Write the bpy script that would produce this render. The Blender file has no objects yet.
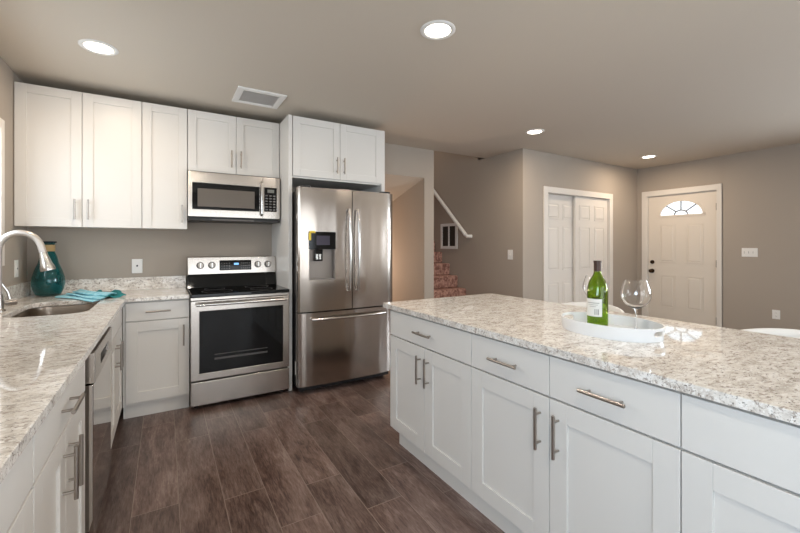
import bpy, bmesh, math, random
from mathutils import Vector, Matrix
random.seed(7)
C = bpy.context.scene.collection
SC = bpy.context.scene
PI = math.pi

# ------------------------------------------------------------------ camera, sky, lights, exposure
def srgb(r, g, b):
    f = lambda c: (c/255/12.92) if c/255 <= .04045 else ((c/255+.055)/1.055)**2.4
    return (f(r), f(g), f(b), 1)

cam_d = bpy.data.cameras.new('camera'); cam = bpy.data.objects.new('camera', cam_d); C.objects.link(cam)
cam.location = (0, 0, 1.3114); cam.rotation_euler = (PI/2, 0, -.544)
cam_d.sensor_width = 36; cam_d.lens = 17.496; cam_d.shift_y = -.0264; cam_d.clip_start = .02
SC.camera = cam
SC.view_settings.view_transform = 'Standard'; SC.view_settings.look = 'None'
SC.view_settings.exposure = 0.2; SC.view_settings.gamma = 1; SC.view_settings.use_curve_mapping = False

w = bpy.data.worlds.new('sky'); SC.world = w; w.use_nodes = True
wb = w.node_tree.nodes['Background']; wb.inputs[0].default_value = (.86, .94, 1, 1); wb.inputs[1].default_value = 1.9

def lamp(name, kind, loc, rot, energy, color, size=None, size_y=None, spread=None):
    d = bpy.data.lights.new(name, kind); o = bpy.data.objects.new(name, d); C.objects.link(o)
    o.location = loc; o.rotation_euler = rot; d.energy = energy; d.color = color
    if kind == 'AREA':
        d.shape = 'RECTANGLE' if size_y else 'DISK'
        d.size = size
        if size_y: d.size_y = size_y
        if spread: d.spread = spread
    elif kind == 'POINT': d.shadow_soft_size = size
    return o
DAY = (.80, .90, 1); WARM = (1, .80, .60)
lamp('daylight_sink_window', 'AREA', (-1.14, 2.915, 1.66), (0, -PI/2, 0), 13, DAY, .84, 1.2)
lamp('added_fill_left', 'AREA', (-1.14, -1.0, 1.5), (0, -PI/2, 0), 72, (.62, .81, 1), 1.2, 1.6)  # cool fill added for the island fronts, from an invented opening
lamp('added_fill_rear', 'AREA', (1.2, -2.85, 1.15), (PI/2, 0, 0), 34, (.9, .95, 1), 2.5, 2.1)  # soft fill added behind the camera, its opening is invented
lamp('added_fill_right', 'AREA', (6.86, -1.1, 1.5), (0, PI/2, 0), 170, DAY, 1.2, 2.3)  # broad fill added from the right, out of view
for sx_ in (3.05, 4.55): lamp('added_streak_light', 'AREA', (sx_, -2.85, 1.15), (PI/2, 0, 0), 4, DAY, .22, 2.0)  # tall sources added to put bright streaks in the refrigerator steel
LIGHTS = [(-.356, 3.078), (1.354, 1.815), (3.47, 2.883), (5.816, 2.865), (.35, -.1), (2.9, -.4)]  # last two are unseen, added behind the camera as kitchen fill
for (lx, ly), en in zip(LIGHTS, (8, 12, 12, 11, 9, 10)):
    lamp('downlight_beam', 'AREA', (lx, ly, 2.538), (0, 0, 0), en, WARM if ly > 2 else (1, .9, .78), .12)
lamp('hall_glow', 'POINT', (2.3, 5.4, 1.0), (0, 0, 0), 19, (1, .74, .56), .1)
lamp('stairwell_glow', 'AREA', (3.5, 6.2, 4.6), (0, 0, 0), 26, (1, .88, .78), .7)

# ------------------------------------------------------------------ materials
def new_mat(name):
    m = bpy.data.materials.new(name); m.use_nodes = True
    return m, m.node_tree.nodes, m.node_tree.links, m.node_tree.nodes['Principled BSDF']
def mat(name, col, rough=.5, metal=0, spec=.5, trans=0, ior=1.45, coat=0, bump=0, bscale=200, emit=None, estr=0):
    m, N, L, P = new_mat(name)
    P.inputs['Base Color'].default_value = col; P.inputs['Roughness'].default_value = rough
    P.inputs['Metallic'].default_value = metal; P.inputs['Specular IOR Level'].default_value = spec
    P.inputs['Transmission Weight'].default_value = trans; P.inputs['IOR'].default_value = ior
    P.inputs['Coat Weight'].default_value = coat
    if emit: P.inputs['Emission Color'].default_value = emit; P.inputs['Emission Strength'].default_value = estr
    tc = N.new('ShaderNodeTexCoord'); nz = N.new('ShaderNodeTexNoise')
    nz.inputs['Scale'].default_value = bscale; L.new(tc.outputs['Object'], nz.inputs['Vector'])
    if bump:
        b = N.new('ShaderNodeBump'); b.inputs['Strength'].default_value = bump; b.inputs['Distance'].default_value = .002
        L.new(nz.outputs['Fac'], b.inputs['Height']); L.new(b.outputs['Normal'], P.inputs['Normal'])
    return m
def ramp(N, stops):
    r = N.new('ShaderNodeValToRGB'); e = r.color_ramp.elements
    e[0].position, e[0].color = stops[0]; e[1].position, e[1].color = stops[-1]
    for p, c in stops[1:-1]:
        k = e.new(p); k.color = c
    return r
def math_(N, L, op, a, b=None):
    n = N.new('ShaderNodeMath'); n.operation = op
    for i, v in enumerate((a, b)):
        if v is None: continue
        if isinstance(v, (int, float)): n.inputs[i].default_value = v
        else: L.new(v, n.inputs[i])
    return n.outputs[0]

WALL = mat('taupe_wall_paint', srgb(171, 160, 148), .75, bump=.12, bscale=160)
CEIL = mat('taupe_ceiling_paint', srgb(206, 196, 182), .85, bump=.3, bscale=60)
TRIM = mat('white_trim_paint', srgb(226, 220, 212), .4)
WHITE = mat('white_cabinet_paint', srgb(221, 218, 213), .36)
PLASTIC = mat('white_plastic', srgb(236, 234, 230), .35)
CERAMIC = mat('white_tray_lacquer', srgb(226, 226, 226), .25)
NICKEL = mat('brushed_nickel', srgb(168, 160, 152), .32, 1)
SATIN = mat('satin_steel_tube', srgb(196, 190, 184), .38, .85)
CHROME = mat('satin_chrome', srgb(205, 202, 198), .2, 1)
BLACKGL = mat('black_glass', (.006, .006, .006, 1), .05, spec=.3)
BLACK = mat('black_plastic', (.012, .011, .011, 1), .4)
DARKGAP = mat('dark_gap', (.02, .02, .02, 1), .7)
DARKGR = mat('dark_grey_steel', srgb(92, 88, 86), .4, .7)
BRONZE = mat('dark_bronze', srgb(70, 55, 42), .35, 1)
DOORP = mat('cream_door_paint', srgb(224, 215, 203), .45)
LENS = mat('lamp_lens', (1, 1, 1, 1), .5, emit=(1, .9, .74, 1), estr=9)
CORD = mat('tan_raffia', srgb(176, 148, 104), .8, bump=.5, bscale=300)
YELLOW = mat('yellow_tape', srgb(226, 196, 60), .5)
RED = mat('red_cap', srgb(200, 40, 40), .5)
BLUE = mat('blue_cap', srgb(40, 90, 190), .5)
SCREEN = mat('dim_screen', srgb(52, 46, 60), .2)
KEYS = mat('grey_keys', srgb(120, 118, 116), .5)
LCD = mat('lit_blue_display', srgb(60, 100, 150), .3, emit=(.2, .5, 1, 1), estr=1.2)
SLOT = mat('outlet_slot', srgb(60, 56, 52), .5)

def steel(name, col, wav=.25, rough=.2):
    m, N, L, P = new_mat(name)
    P.inputs['Metallic'].default_value = 1; P.inputs['Base Color'].default_value = col
    tc = N.new('ShaderNodeTexCoord')
    mp = N.new('ShaderNodeMapping'); mp.inputs['Scale'].default_value = (2.2, 2.2, .45); L.new(tc.outputs['Object'], mp.inputs['Vector'])
    n1 = N.new('ShaderNodeTexNoise'); n1.inputs['Scale'].default_value = 2.5; n1.inputs['Detail'].default_value = 1; L.new(mp.outputs[0], n1.inputs['Vector'])
    mp2 = N.new('ShaderNodeMapping'); mp2.inputs['Scale'].default_value = (8, 8, 500); L.new(tc.outputs['Object'], mp2.inputs['Vector'])
    n2 = N.new('ShaderNodeTexNoise'); n2.inputs['Scale'].default_value = 1; L.new(mp2.outputs[0], n2.inputs['Vector'])
    b = N.new('ShaderNodeBump'); b.inputs['Strength'].default_value = wav; b.inputs['Distance'].default_value = .02
    L.new(n1.outputs['Fac'], b.inputs['Height'])
    L.new(b.outputs[0], P.inputs['Normal'])
    r = math_(N, L, 'MULTIPLY_ADD', n2.outputs['Fac'], .04); r.node.inputs[2].default_value = rough-.02
    L.new(r, P.inputs['Roughness'])
    return m
STEEL = steel('brushed_stainless_steel', srgb(172, 162, 153), .4, .17)
STEELF = steel('flat_stainless_steel', srgb(190, 182, 174), .03, .2)
SINKM = steel('sink_stainless_steel', srgb(158, 146, 134), .02, .3)
STEELD = steel('mirror_bright_steel', srgb(196, 190, 184), 0, .04)

def granite(name):
    m, N, L, P = new_mat(name)
    tc = N.new('ShaderNodeTexCoord')
    mp = N.new('ShaderNodeMapping'); mp.inputs['Scale'].default_value = (1, 1.9, 1.6)
    mp.inputs['Rotation'].default_value = (0, 0, .45)
    L.new(tc.outputs['Object'], mp.inputs['Vector'])
    def noise(scale, det, dist=0, rough=.6):
        n = N.new('ShaderNodeTexNoise'); n.inputs['Scale'].default_value = scale; n.inputs['Detail'].default_value = det
        n.inputs['Distortion'].default_value = dist; n.inputs['Roughness'].default_value = rough
        L.new(mp.outputs[0], n.inputs['Vector']); return n.outputs['Fac']
    base = ramp(N, [(.34, srgb(196, 188, 180)), (.48, srgb(222, 216, 208)), (.62, srgb(238, 235, 230))]); L.new(noise(14, 5, .6), base.inputs[0])
    def over(prev, fac, stops, col):
        r = ramp(N, stops); L.new(fac, r.inputs[0])
        mx = N.new('ShaderNodeMix'); mx.data_type = 'RGBA'
        L.new(r.outputs[0], mx.inputs[0]); L.new(prev, mx.inputs[6]); mx.inputs[7].default_value = col
        return mx.outputs[2]
    W0 = (0, 0, 0, 1); W1 = (1, 1, 1, 1)
    c = over(base.outputs[0], noise(40, 4, .8), [(.54, W0), (.62, (.85, .85, .85, 1))], srgb(160, 148, 138))
    c = over(c, noise(70, 3, .5, .7), [(.56, W0), (.64, W1)], srgb(240, 238, 234))
    c = over(c, noise(36, 6, 1.4, .75), [(.605, W0), (.64, W1)], srgb(92, 82, 76))
    c = over(c, noise(95, 3, .4, .7), [(.63, W0), (.66, W1)], srgb(74, 66, 62))
    L.new(c, P.inputs['Base Color'])
    P.inputs['Roughness'].default_value = .035; P.inputs['Specular IOR Level'].default_value = .5
    return m
GRANITE = granite('speckled_granite')

def planks():
    m, N, L, P = new_mat('dark_wood_planks')
    tc = N.new('ShaderNodeTexCoord'); sp = N.new('ShaderNodeSeparateXYZ'); L.new(tc.outputs['Object'], sp.inputs[0])
    u = math_(N, L, 'DIVIDE', math_(N, L, 'SUBTRACT', sp.outputs[0], .06), .2)
    row = math_(N, L, 'FLOOR', u)
    # staggered end joints
    par = math_(N, L, 'FLOORED_MODULO', row, 2.0)
    st_ = math_(N, L, 'ADD', math_(N, L, 'MULTIPLY', row, .5435), math_(N, L, 'MULTIPLY', par, .2165))
    v = math_(N, L, 'ADD', math_(N, L, 'DIVIDE', sp.outputs[1], 1.07), math_(N, L, 'ADD', st_, .203))
    col = math_(N, L, 'FLOOR', v)
    cb = N.new('ShaderNodeCombineXYZ'); L.new(row, cb.inputs[0]); L.new(col, cb.inputs[1])
    w2 = N.new('ShaderNodeTexWhiteNoise'); w2.noise_dimensions = '2D'; L.new(cb.outputs[0], w2.inputs['Vector'])
    # grain, shifted per plank
    off = N.new('ShaderNodeVectorMath'); off.operation = 'MULTIPLY_ADD'
    L.new(w2.outputs['Color'], off.inputs[0]); off.inputs[1].default_value = (9, 9, 9); L.new(tc.outputs['Object'], off.inputs[2])
    def nz(sc, scale, det, dist, rough=.6):
        mp = N.new('ShaderNodeMapping'); mp.inputs['Scale'].default_value = sc; L.new(off.outputs[0], mp.inputs['Vector'])
        g = N.new('ShaderNodeTexNoise'); g.inputs['Scale'].default_value = scale; g.inputs['Detail'].default_value = det
        g.inputs['Distortion'].default_value = dist; g.inputs['Roughness'].default_value = rough
        L.new(mp.outputs[0], g.inputs['Vector']); return g
    g = nz((7, 1.6, 1), 1.5, 4, 1.2); g2 = nz((80, 9, 1), 1.5, 4, .6, .7); g3 = nz((3.2, 1.1, 1), 1.6, 2, .5)
    s = math_(N, L, 'ADD', math_(N, L, 'ADD', math_(N, L, 'MULTIPLY', g.outputs['Fac'], .36), math_(N, L, 'MULTIPLY', g2.outputs['Fac'], .42)), math_(N, L, 'MULTIPLY', g3.outputs['Fac'], .22))
    r = ramp(N, [(.37, srgb(56, 39, 34)), (.46, srgb(93, 73, 66)), (.54, srgb(116, 97, 90)), (.65, srgb(144, 128, 121))])
    L.new(s, r.inputs[0])
    hsv = N.new('ShaderNodeHueSaturation'); L.new(r.outputs[0], hsv.inputs['Color'])
    L.new(math_(N, L, 'ADD', math_(N, L, 'MULTIPLY', w2.outputs['Value'], .5), .66), hsv.inputs['Value'])
    fu = math_(N, L, 'FRACT', u); fv = math_(N, L, 'FRACT', v)
    gap = math_(N, L, 'MAXIMUM', math_(N, L, 'LESS_THAN', fu, .016), math_(N, L, 'LESS_THAN', fv, .0035))
    mx = N.new('ShaderNodeMix'); mx.data_type = 'RGBA'; L.new(math_(N, L, 'MULTIPLY', gap, .75), mx.inputs[0])
    L.new(hsv.outputs[0], mx.inputs[6]); mx.inputs[7].default_value = srgb(146, 132, 122)
    L.new(mx.outputs[2], P.inputs['Base Color'])
    P.inputs['Roughness'].default_value = .3
    b = N.new('ShaderNodeBump'); b.inputs['Strength'].default_value = .25; b.inputs['Distance'].default_value = .003
    L.new(g2.outputs['Fac'], b.inputs['Height']); L.new(b.outputs[0], P.inputs['Normal'])
    return m
PLANK = planks()

def noisy(name, a, b, scale, rough=.9, bump=.6, det=4):
    m, N, L, P = new_mat(name)
    tc = N.new('ShaderNodeTexCoord'); n = N.new('ShaderNodeTexNoise'); n.inputs['Scale'].default_value = scale; n.inputs['Detail'].default_value = det
    L.new(tc.outputs['Object'], n.inputs['Vector']); r = ramp(N, [(.38, a), (.62, b)]); L.new(n.outputs['Fac'], r.inputs[0])
    L.new(r.outputs[0], P.inputs['Base Color']); P.inputs['Roughness'].default_value = rough
    bb = N.new('ShaderNodeBump'); bb.inputs['Strength'].default_value = bump; bb.inputs['Distance'].default_value = .006
    L.new(n.outputs['Fac'], bb.inputs['Height']); L.new(bb.outputs[0], P.inputs['Normal'])
    return m
CARPET = noisy('red_brown_carpet', srgb(130, 92, 82), srgb(192, 152, 138), 30)
TOWEL = noisy('turquoise_towel_cloth', srgb(128, 196, 214), srgb(170, 220, 232), 30, .9, .3)
TOWELD = mat('deep_teal_towel_cloth', srgb(38, 128, 132), .9, bump=.4, bscale=400)

def glass(name, col, rough=0, ior=1.45):
    return mat(name, col, rough, trans=1, ior=ior)
GREENGL = glass('green_bottle_glass', srgb(176, 204, 70), .02)
TEALGL = mat('teal_vase_glass', srgb(40, 165, 168), .03, trans=.92, ior=1.45, coat=.3)
CLEAR = glass('clear_glass', (1, 1, 1, 1))
def pane(name, t=.92):
    m, N, L, P = new_mat(name); out = N['Material Output']; N.remove(P)
    a = N.new('ShaderNodeBsdfTransparent'); g = N.new('ShaderNodeBsdfGlossy'); g.inputs['Roughness'].default_value = .03
    mx = N.new('ShaderNodeMixShader'); mx.inputs[0].default_value = 1-t
    L.new(a.outputs[0], mx.inputs[1]); L.new(g.outputs[0], mx.inputs[2]); L.new(mx.outputs[0], out.inputs[0])
    return m
PANE = pane('window_glass')
FOIL = mat('dark_foil_capsule', srgb(66, 46, 36), .35, .3)
PAPER = mat('white_label_paper', srgb(222, 220, 214), .7)
PRINT = mat('grey_label_print', srgb(150, 148, 144), .7)

# ------------------------------------------------------------------ mesh helpers
class MB:
    def __init__(s): s.bm = bmesh.new()
    def box(s, x0, x1, y0, y1, z0, z1):
        x0, x1 = min(x0, x1), max(x0, x1); y0, y1 = min(y0, y1), max(y0, y1); z0, z1 = min(z0, z1), max(z0, z1)
        v = [s.bm.verts.new(p) for p in [(x0,y0,z0),(x1,y0,z0),(x1,y1,z0),(x0,y1,z0),(x0,y0,z1),(x1,y0,z1),(x1,y1,z1),(x0,y1,z1)]]
        for f in [(0,3,2,1),(4,5,6,7),(0,1,5,4),(1,2,6,5),(2,3,7,6),(3,0,4,7)]: s.bm.faces.new([v[i] for i in f])
        return s
    def hexa(s, P):
        v = [s.bm.verts.new(p) for p in P]
        for f in [(0,3,2,1),(4,5,6,7),(0,1,5,4),(1,2,6,5),(2,3,7,6),(3,0,4,7)]: s.bm.faces.new([v[i] for i in f])
        return s
    def cyl(s, p0, p1, r0, r1=None, n=20, cap=True):
        r1 = r0 if r1 is None else r1
        return s.tube([p0, p1], [r0, r1], n, cap)
    def tube(s, pts, r, n=14, cap=True):
        pts = [Vector(p) for p in pts]
        rs = r if isinstance(r, (list, tuple)) else [r]*len(pts)
        d = (pts[1]-pts[0]).normalized()
        a = Vector((0, 0, 1)) if abs(d.z) < .9 else Vector((1, 0, 0))
        u = d.cross(a).normalized(); rings = []
        for i, p in enumerate(pts):
            t = ((pts[min(i+1, len(pts)-1)]-pts[max(i-1, 0)])).normalized()
            u = (u - t*u.dot(t)).normalized(); vv = t.cross(u)
            rings.append([s.bm.verts.new(p + (u*math.cos(2*PI*k/n) + vv*math.sin(2*PI*k/n))*rs[i]) for k in range(n)])
        for a, b in zip(rings, rings[1:]):
            for k in range(n): s.bm.faces.new((a[k], a[(k+1) % n], b[(k+1) % n], b[k]))
        if cap:
            s.bm.faces.new(rings[0][::-1]); s.bm.faces.new(rings[-1])
        return s
    def lathe(s, prof, n=40, c=(0, 0, 0), closed=False):
        rings = []
        for r, z in prof:
            if r < 1e-5: rings.append([s.bm.verts.new((c[0], c[1], c[2]+z))])
            else: rings.append([s.bm.verts.new((c[0]+r*math.cos(2*PI*k/n), c[1]+r*math.sin(2*PI*k/n), c[2]+z)) for k in range(n)])
        pairs = list(zip(rings, rings[1:]))
        if closed: pairs.append((rings[-1], rings[0]))
        for a, b in pairs:
            for k in range(n):
                k2 = (k+1) % n
                if len(a) == 1 and len(b) == 1: continue
                if len(a) == 1: s.bm.faces.new((a[0], b[k2], b[k]))
                elif len(b) == 1: s.bm.faces.new((a[k], a[k2], b[0]))
                else: s.bm.faces.new((a[k], a[k2], b[k2], b[k]))
        return s
    def prism(s, loops, z0, z1, M=None):
        """outer loop and holes in xy, extruded from z0 to z1"""
        M = M or Matrix()
        edges = []; allv = []
        for lp in loops:
            vs = [s.bm.verts.new(M @ Vector((x, y, z0))) for x, y in lp]; allv += vs
            edges += [s.bm.edges.new((vs[i], vs[(i+1) % len(vs)])) for i in range(len(vs))]
        r = bmesh.ops.triangle_fill(s.bm, edges=edges, use_beauty=True)
        fs = [g for g in r['geom'] if isinstance(g, bmesh.types.BMFace)]
        e = bmesh.ops.extrude_face_region(s.bm, geom=fs)
        d = (M.to_3x3() @ Vector((0, 0, z1-z0)))
        for g in e['geom']:
            if isinstance(g, bmesh.types.BMVert): g.co += d
        return s
    def grid(s, f, nu, nv):
        V = [[s.bm.verts.new(f(i/nu, j/nv)) for j in range(nv+1)] for i in range(nu+1)]
        for i in range(nu):
            for j in range(nv): s.bm.faces.new((V[i][j], V[i+1][j], V[i+1][j+1], V[i][j+1]))
        return s
    def build(s, name, m, parent=None, bevel=0, smooth=True, solid=0):
        bmesh.ops.recalc_face_normals(s.bm, faces=s.bm.faces)
        me = bpy.data.meshes.new(name); s.bm.to_mesh(me); s.bm.free()
        me.materials.append(m)
        if smooth:
            me.shade_smooth(); me.set_sharp_from_angle(angle=math.radians(35))
        o = bpy.data.objects.new(name, me); C.objects.link(o)
        if parent: o.parent = parent
        if solid:
            k = o.modifiers.new('solid', 'SOLIDIFY'); k.thickness = solid; k.offset = 0
        if bevel:
            k = o.modifiers.new('bevel', 'BEVEL'); k.width = bevel; k.segments = 2; k.limit_method = 'ANGLE'; k.angle_limit = math.radians(40)
            k.harden_normals = True
        return o
def tag(o, label, cat, group=None):
    o['label'] = label; o['category'] = cat
    if group: o['group'] = group
    return o
def thing(name, label, cat, loc=(0, 0, 0), rz=0, group=None):
    o = bpy.data.objects.new(name, None); C.objects.link(o); o.location = loc; o.rotation_euler = (0, 0, rz); o.empty_display_size = .1
    return tag(o, label, cat, group)
def struct(name, mb, m, bevel=0):
    o = mb.build(name, m, None, bevel, smooth=False); o['kind'] = 'structure'; return o
def sroot(name, loc, rz=0):
    o = bpy.data.objects.new(name, None); C.objects.link(o); o.location = loc; o.rotation_euler = (0, 0, rz); o['kind'] = 'structure'; return o
def copy_tree(o, parent=None):
    c = o.copy(); C.objects.link(c)
    if parent: c.parent = parent
    for ch in list(o.children): copy_tree(ch, c)
    return c
def rrect(x0, x1, y0, y1, r, n=8):
    P = []
    for cx, cy, a in [(x1-r, y1-r, 0), (x0+r, y1-r, 90), (x0+r, y0+r, 180), (x1-r, y0+r, 270)]:
        for k in range(n+1):
            t = math.radians(a+90*k/n); P.append((cx+r*math.cos(t), cy+r*math.sin(t)))
    return P

# ------------------------------------------------------------------ setting
XL, YB, ZC, XR = -.93, 4.15, 2.56, 6.66
YR = -2.6
ZT = .92                                                     # worktop height
struct('floor', MB().box(-1.05, 6.8, YR-.15, 7.1, -.1, 0), PLANK)
struct('ceiling', MB().prism([[(-1.05, YR-.12), (6.8, YR-.12), (6.8, 4.3), (3.94, 4.3), (3.94, YB), (3.03, YB), (3.03, 6.1), (1.83, 6.1), (1.83, 4.3), (-1.05, 4.3)]], ZC, ZC+.2), CEIL)
WY0, WY1, WZ0, WZ1 = 2.3, 3.53, 1.24, 2.08                   # sink window
struct('wall_left', MB().box(XL-.12, XL, YR, -1.85, 0, ZC).box(XL-.12, XL, -.15, WY0, 0, ZC).box(XL-.12, XL, -1.85, -.15, 0, .9).box(XL-.12, XL, -1.85, -.15, 2.1, ZC).box(XL-.12, XL, WY1, YB, 0, ZC).box(XL-.12, XL, WY0, WY1, 0, WZ0).box(XL-.12, XL, WY0, WY1, WZ1, ZC), WALL)
struct('wall_back', MB().box(XL-.12, 1.95, YB, YB+.12, 0, ZC).box(1.95, 2.88, YB, YB+.12, 2.185, ZC), WALL)
struct('wall_stair_left', MB().box(2.88, 3.03, YB, 7, 0, 5), WALL)
struct('wall_stair_right', MB().box(3.94, 4.06, 3.46, 7, 0, ZC).box(3.94, 4.06, YB, 7, ZC, 5), WALL)
struct('wall_stair_end', MB().box(3.03, 3.94, 6.9, 7, 0, 5), WALL)
struct('wall_stair_front', MB().box(3.03, 3.94, YB-.1, YB, ZC+.2, 5), WALL)
struct('ceiling_stair', MB().box(2.88, 4.06, YB-.1, 7, 5, 5.1), CEIL)
struct('wall_hall_left', MB().box(1.83, 1.95, YB+.12, 6, 0, ZC), WALL)
struct('wall_hall_end', MB().box(1.83, 2.88, 6, 6.1, 0, ZC), WALL)
struct('ceiling_hall', MB().hexa([(1.95, YB+.001, 2.185), (2.88, YB+.001, 2.185), (2.88, 6, 1.683), (1.95, 6, 1.683), (1.95, YB+.13, 2.27), (2.88, YB+.13, 2.27), (2.88, 6, 1.783), (1.95, 6, 1.783)]), CEIL)
CX0, CX1, CZ = 4.405, 5.86, 2.035                              # closet opening
struct('wall_closet', MB().box(4.06, CX0, 3.46, 3.58, 0, ZC).box(CX1, XR, 3.46, 3.58, 0, ZC).box(CX0, CX1, 3.46, 3.58, CZ, ZC), WALL)
struct('wall_closet_back', MB().box(4.06, XR, 4.15, 4.27, 0, ZC), WALL)
DY0, DY1, DZ = 2.372, 3.304, 2.1                               # front door opening
struct('wall_right', MB().box(XR, XR+.12, DY1, 4.27, 0, ZC).box(XR, XR+.12, 2.3, DY0, 0, ZC).box(XR, XR+.12, DY0, DY1, DZ, ZC)
       .box(XR-.02, XR+.12, .1, 2.3, 0, ZC).box(XR-.02, XR+.12, YR, -2.3, 0, ZC).box(XR-.02, XR+.12, -2.3, .1, 0, .9).box(XR-.02, XR+.12, -2.3, .1, 2.1, ZC), WALL)
struct('wall_rear', MB().box(XL, -.1, YR-.12, YR, 0, ZC).box(2.5, 2.87, YR-.12, YR, 0, ZC).box(3.23, 4.37, YR-.12, YR, 0, ZC).box(4.73, XR, YR-.12, YR, 0, ZC).box(-.1, 2.5, YR-.12, YR, 2.2, ZC).box(2.87, 3.23, YR-.12, YR, 2.2, ZC).box(4.37, 4.73, YR-.12, YR, 2.2, ZC), WALL)
struct('baseboard_right', MB().box(XR-.034, XR-.02, YR, 2.29, 0, .04), TRIM)
struct('baseboard_closet', MB().box(3.94, CX0-.09, 3.446, 3.46, 0, .04).box(CX1+.09, XR, 3.446, 3.46, 0, .04), TRIM)
struct('baseboard_stair', MB().box(2.88, 3.03, YB-.014, YB, 0, .04), TRIM)

def window(name, root_loc, rz, W, H, cas=.065, mull=1):
    """opening centred on local x, z from 0 to H, room side is -y"""
    r = sroot(name, root_loc, rz)
    c = MB(); h = W/2
    c.box(-h-cas, -h, -.014, 0, -cas, H+cas).box(h, h+cas, -.014, 0, -cas, H+cas).box(-h, h, -.014, 0, H, H+cas).box(-h, h, -.014, 0, -cas, 0)
    c.build('window_casing', TRIM, r, .003)
    f = MB(); t = .04
    f.box(-h, -h+t, .05, .1, 0, H).box(h-t, h, .05, .1, 0, H).box(-h+t, h-t, .05, .1, 0, t).box(-h+t, h-t, .05, .1, H-t, H)
    for k in range(mull):
        x = -h + W*(k+1)/(mull+1); f.box(x-.022, x+.022, .05, .1, t, H-t)
    f.build('window_frame', TRIM, r)
    MB().box(-h+t, h-t, .072, .076, t, H-t).build('window_pane', PANE, r)
    return r
window('window_1', (XL, (WY0+WY1)/2, WZ0), PI/2, WY1-WY0, WZ1-WZ0)
window('added_window_6', (XL, -1.0, .9), PI/2, 1.7, 1.2)  # unseen opening added to pass the left fill
window('added_window_2', (1.2, YR, 0.01), PI, 2.6, 2.19, .07, 1)  # unseen patio opening added to pass the rear fill
window('added_window_4', (3.05, YR, 0.05), PI, .36, 2.15, .06, 0)  # invented narrow opening, added for a streak on the refrigerator
window('added_window_5', (4.55, YR, 0.05), PI, .36, 2.15, .06, 0)  # second narrow opening added for a refrigerator streak
window('added_window_3', (XR-.02, -1.1, .9), -PI/2, 2.4, 1.2, .07, 1)  # unseen opening added to pass the right fill

# front door (faces -x)
d1 = sroot('door_1', (XR, (DY0+DY1)/2, 0), -PI/2)              # local x = -world y, local -y = into the room
hw = (DY1-DY0)/2
c = MB(); cw = .075
c.box(-hw-cw, -hw+.006, -.02, 0, 0, DZ+.075).box(hw-.006, hw+.055, -.02, 0, 0, DZ+.075).box(-hw, hw, -.02, 0, DZ-.006, DZ+.075)
c.build('door_casing', TRIM, d1, .004)
MB().box(-hw, -hw+.012, 0, .12, 0, DZ).box(hw-.012, hw, 0, .12, 0, DZ).box(-hw, hw, 0, .12, DZ-.012, DZ).box(-hw, hw, 0, .12, 0, .05).build('door_jamb', TRIM, d1)
def arch(r, ry, z, n=24, x=0):
    return [(x+r*math.cos(PI*k/n), z+ry*math.sin(PI*k/n)) for k in range(n+1)]
MXZ = Matrix(((1, 0, 0, 0), (0, 0, 1, 0), (0, 1, 0, 0), (0, 0, 0, 1)))   # prism in xz, extruded along y
slab = MB()
z0, z1, sx = .055, 2.085, .452
slab.prism([[(-sx, z0), (sx, z0), (sx, z1), (-sx, z1)], arch(.29, .215, 1.772)], .022, .06, MXZ)
ds = slab.build('door_slab', DOORP, d1, 0, smooth=False)
pn = MB()
def raised(mb, x0, x1, za, zb, y, e=.006, g=.022):
    # moulding ring standing proud, with a raised field
    mb.box(x0, x1, y-e, y, za, za+.012).box(x0, x1, y-e, y, zb-.012, zb).box(x0, x0+.012, y-e, y, za+.012, zb-.012).box(x1-.012, x1, y-e, y, za+.012, zb-.012)
    mb.hexa([(x0+g, y, za+g), (x1-g, y, za+g), (x1-g, y, zb-g), (x0+g, y, zb-g),
             (x0+g+.016, y-e, za+g+.016), (x1-g-.016, y-e, za+g+.016), (x1-g-.016, y-e, zb-g-.016), (x0+g+.016, y-e, zb-g-.016)])
for s in (-1, 1):
    for za, zb in ((.345, .85), (1.045, 1.64)):
        p = MB(); raised(p, s*.182-.108, s*.182+.108, za, zb, .022); p.build('raised_panel', DOORP, ds, smooth=False)
fr = MB(); n = 24
A, B = arch(.315, .238, 1.772), arch(.283, .208, 1.772)
fr.prism([A + B[::-1]], .012, .03, MXZ); fr.box(-.315, .315, .012, .03, 1.75, 1.778)
fr.build('fanlight_frame', DOORP, ds, smooth=False)
MB().prism([arch(.286, .211, 1.776)], .039, .043, MXZ).build('fanlight_glass', PANE, ds)
mu = MB()
for a in (45, 90, 135):
    t = math.radians(a)
    mu.tube([(.09*math.cos(t), .034, 1.776+.07*math.sin(t)), (.288*math.cos(t), .034, 1.776+.212*math.sin(t))], .011, 8)
mu.tube([(x, .034, z) for x, z in arch(.09, .07, 1.776, 12)], .011, 8)
mu.build('fanlight_bars', mat('grey_leading', srgb(150, 152, 156), .5), ds)
kx = -(3.236-(DY0+DY1)/2)
MB().cyl((kx, .022, .905), (kx, .012, .905), .033).tube([(kx, .012, .905), (kx, -.018, .905), (kx, -.022, .905), (kx, -.034, .905), (kx, -.046, .905), (kx, -.052, .905)], [.012, .012, .022, .03, .025, .006], 20).build('door_knob', BRONZE, ds)
MB().cyl((kx, .022, 1.046), (kx, .004, 1.046), .031, .027).cyl((kx, .004, 1.046), (kx, -.004, 1.046), .012).build('deadbolt', BRONZE, ds)
for z in (.24, 1.05, 1.86):
    MB().box(.446, .458, .008, .024, z-.05, z+.05).build('hinge', BRONZE, d1)

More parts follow.
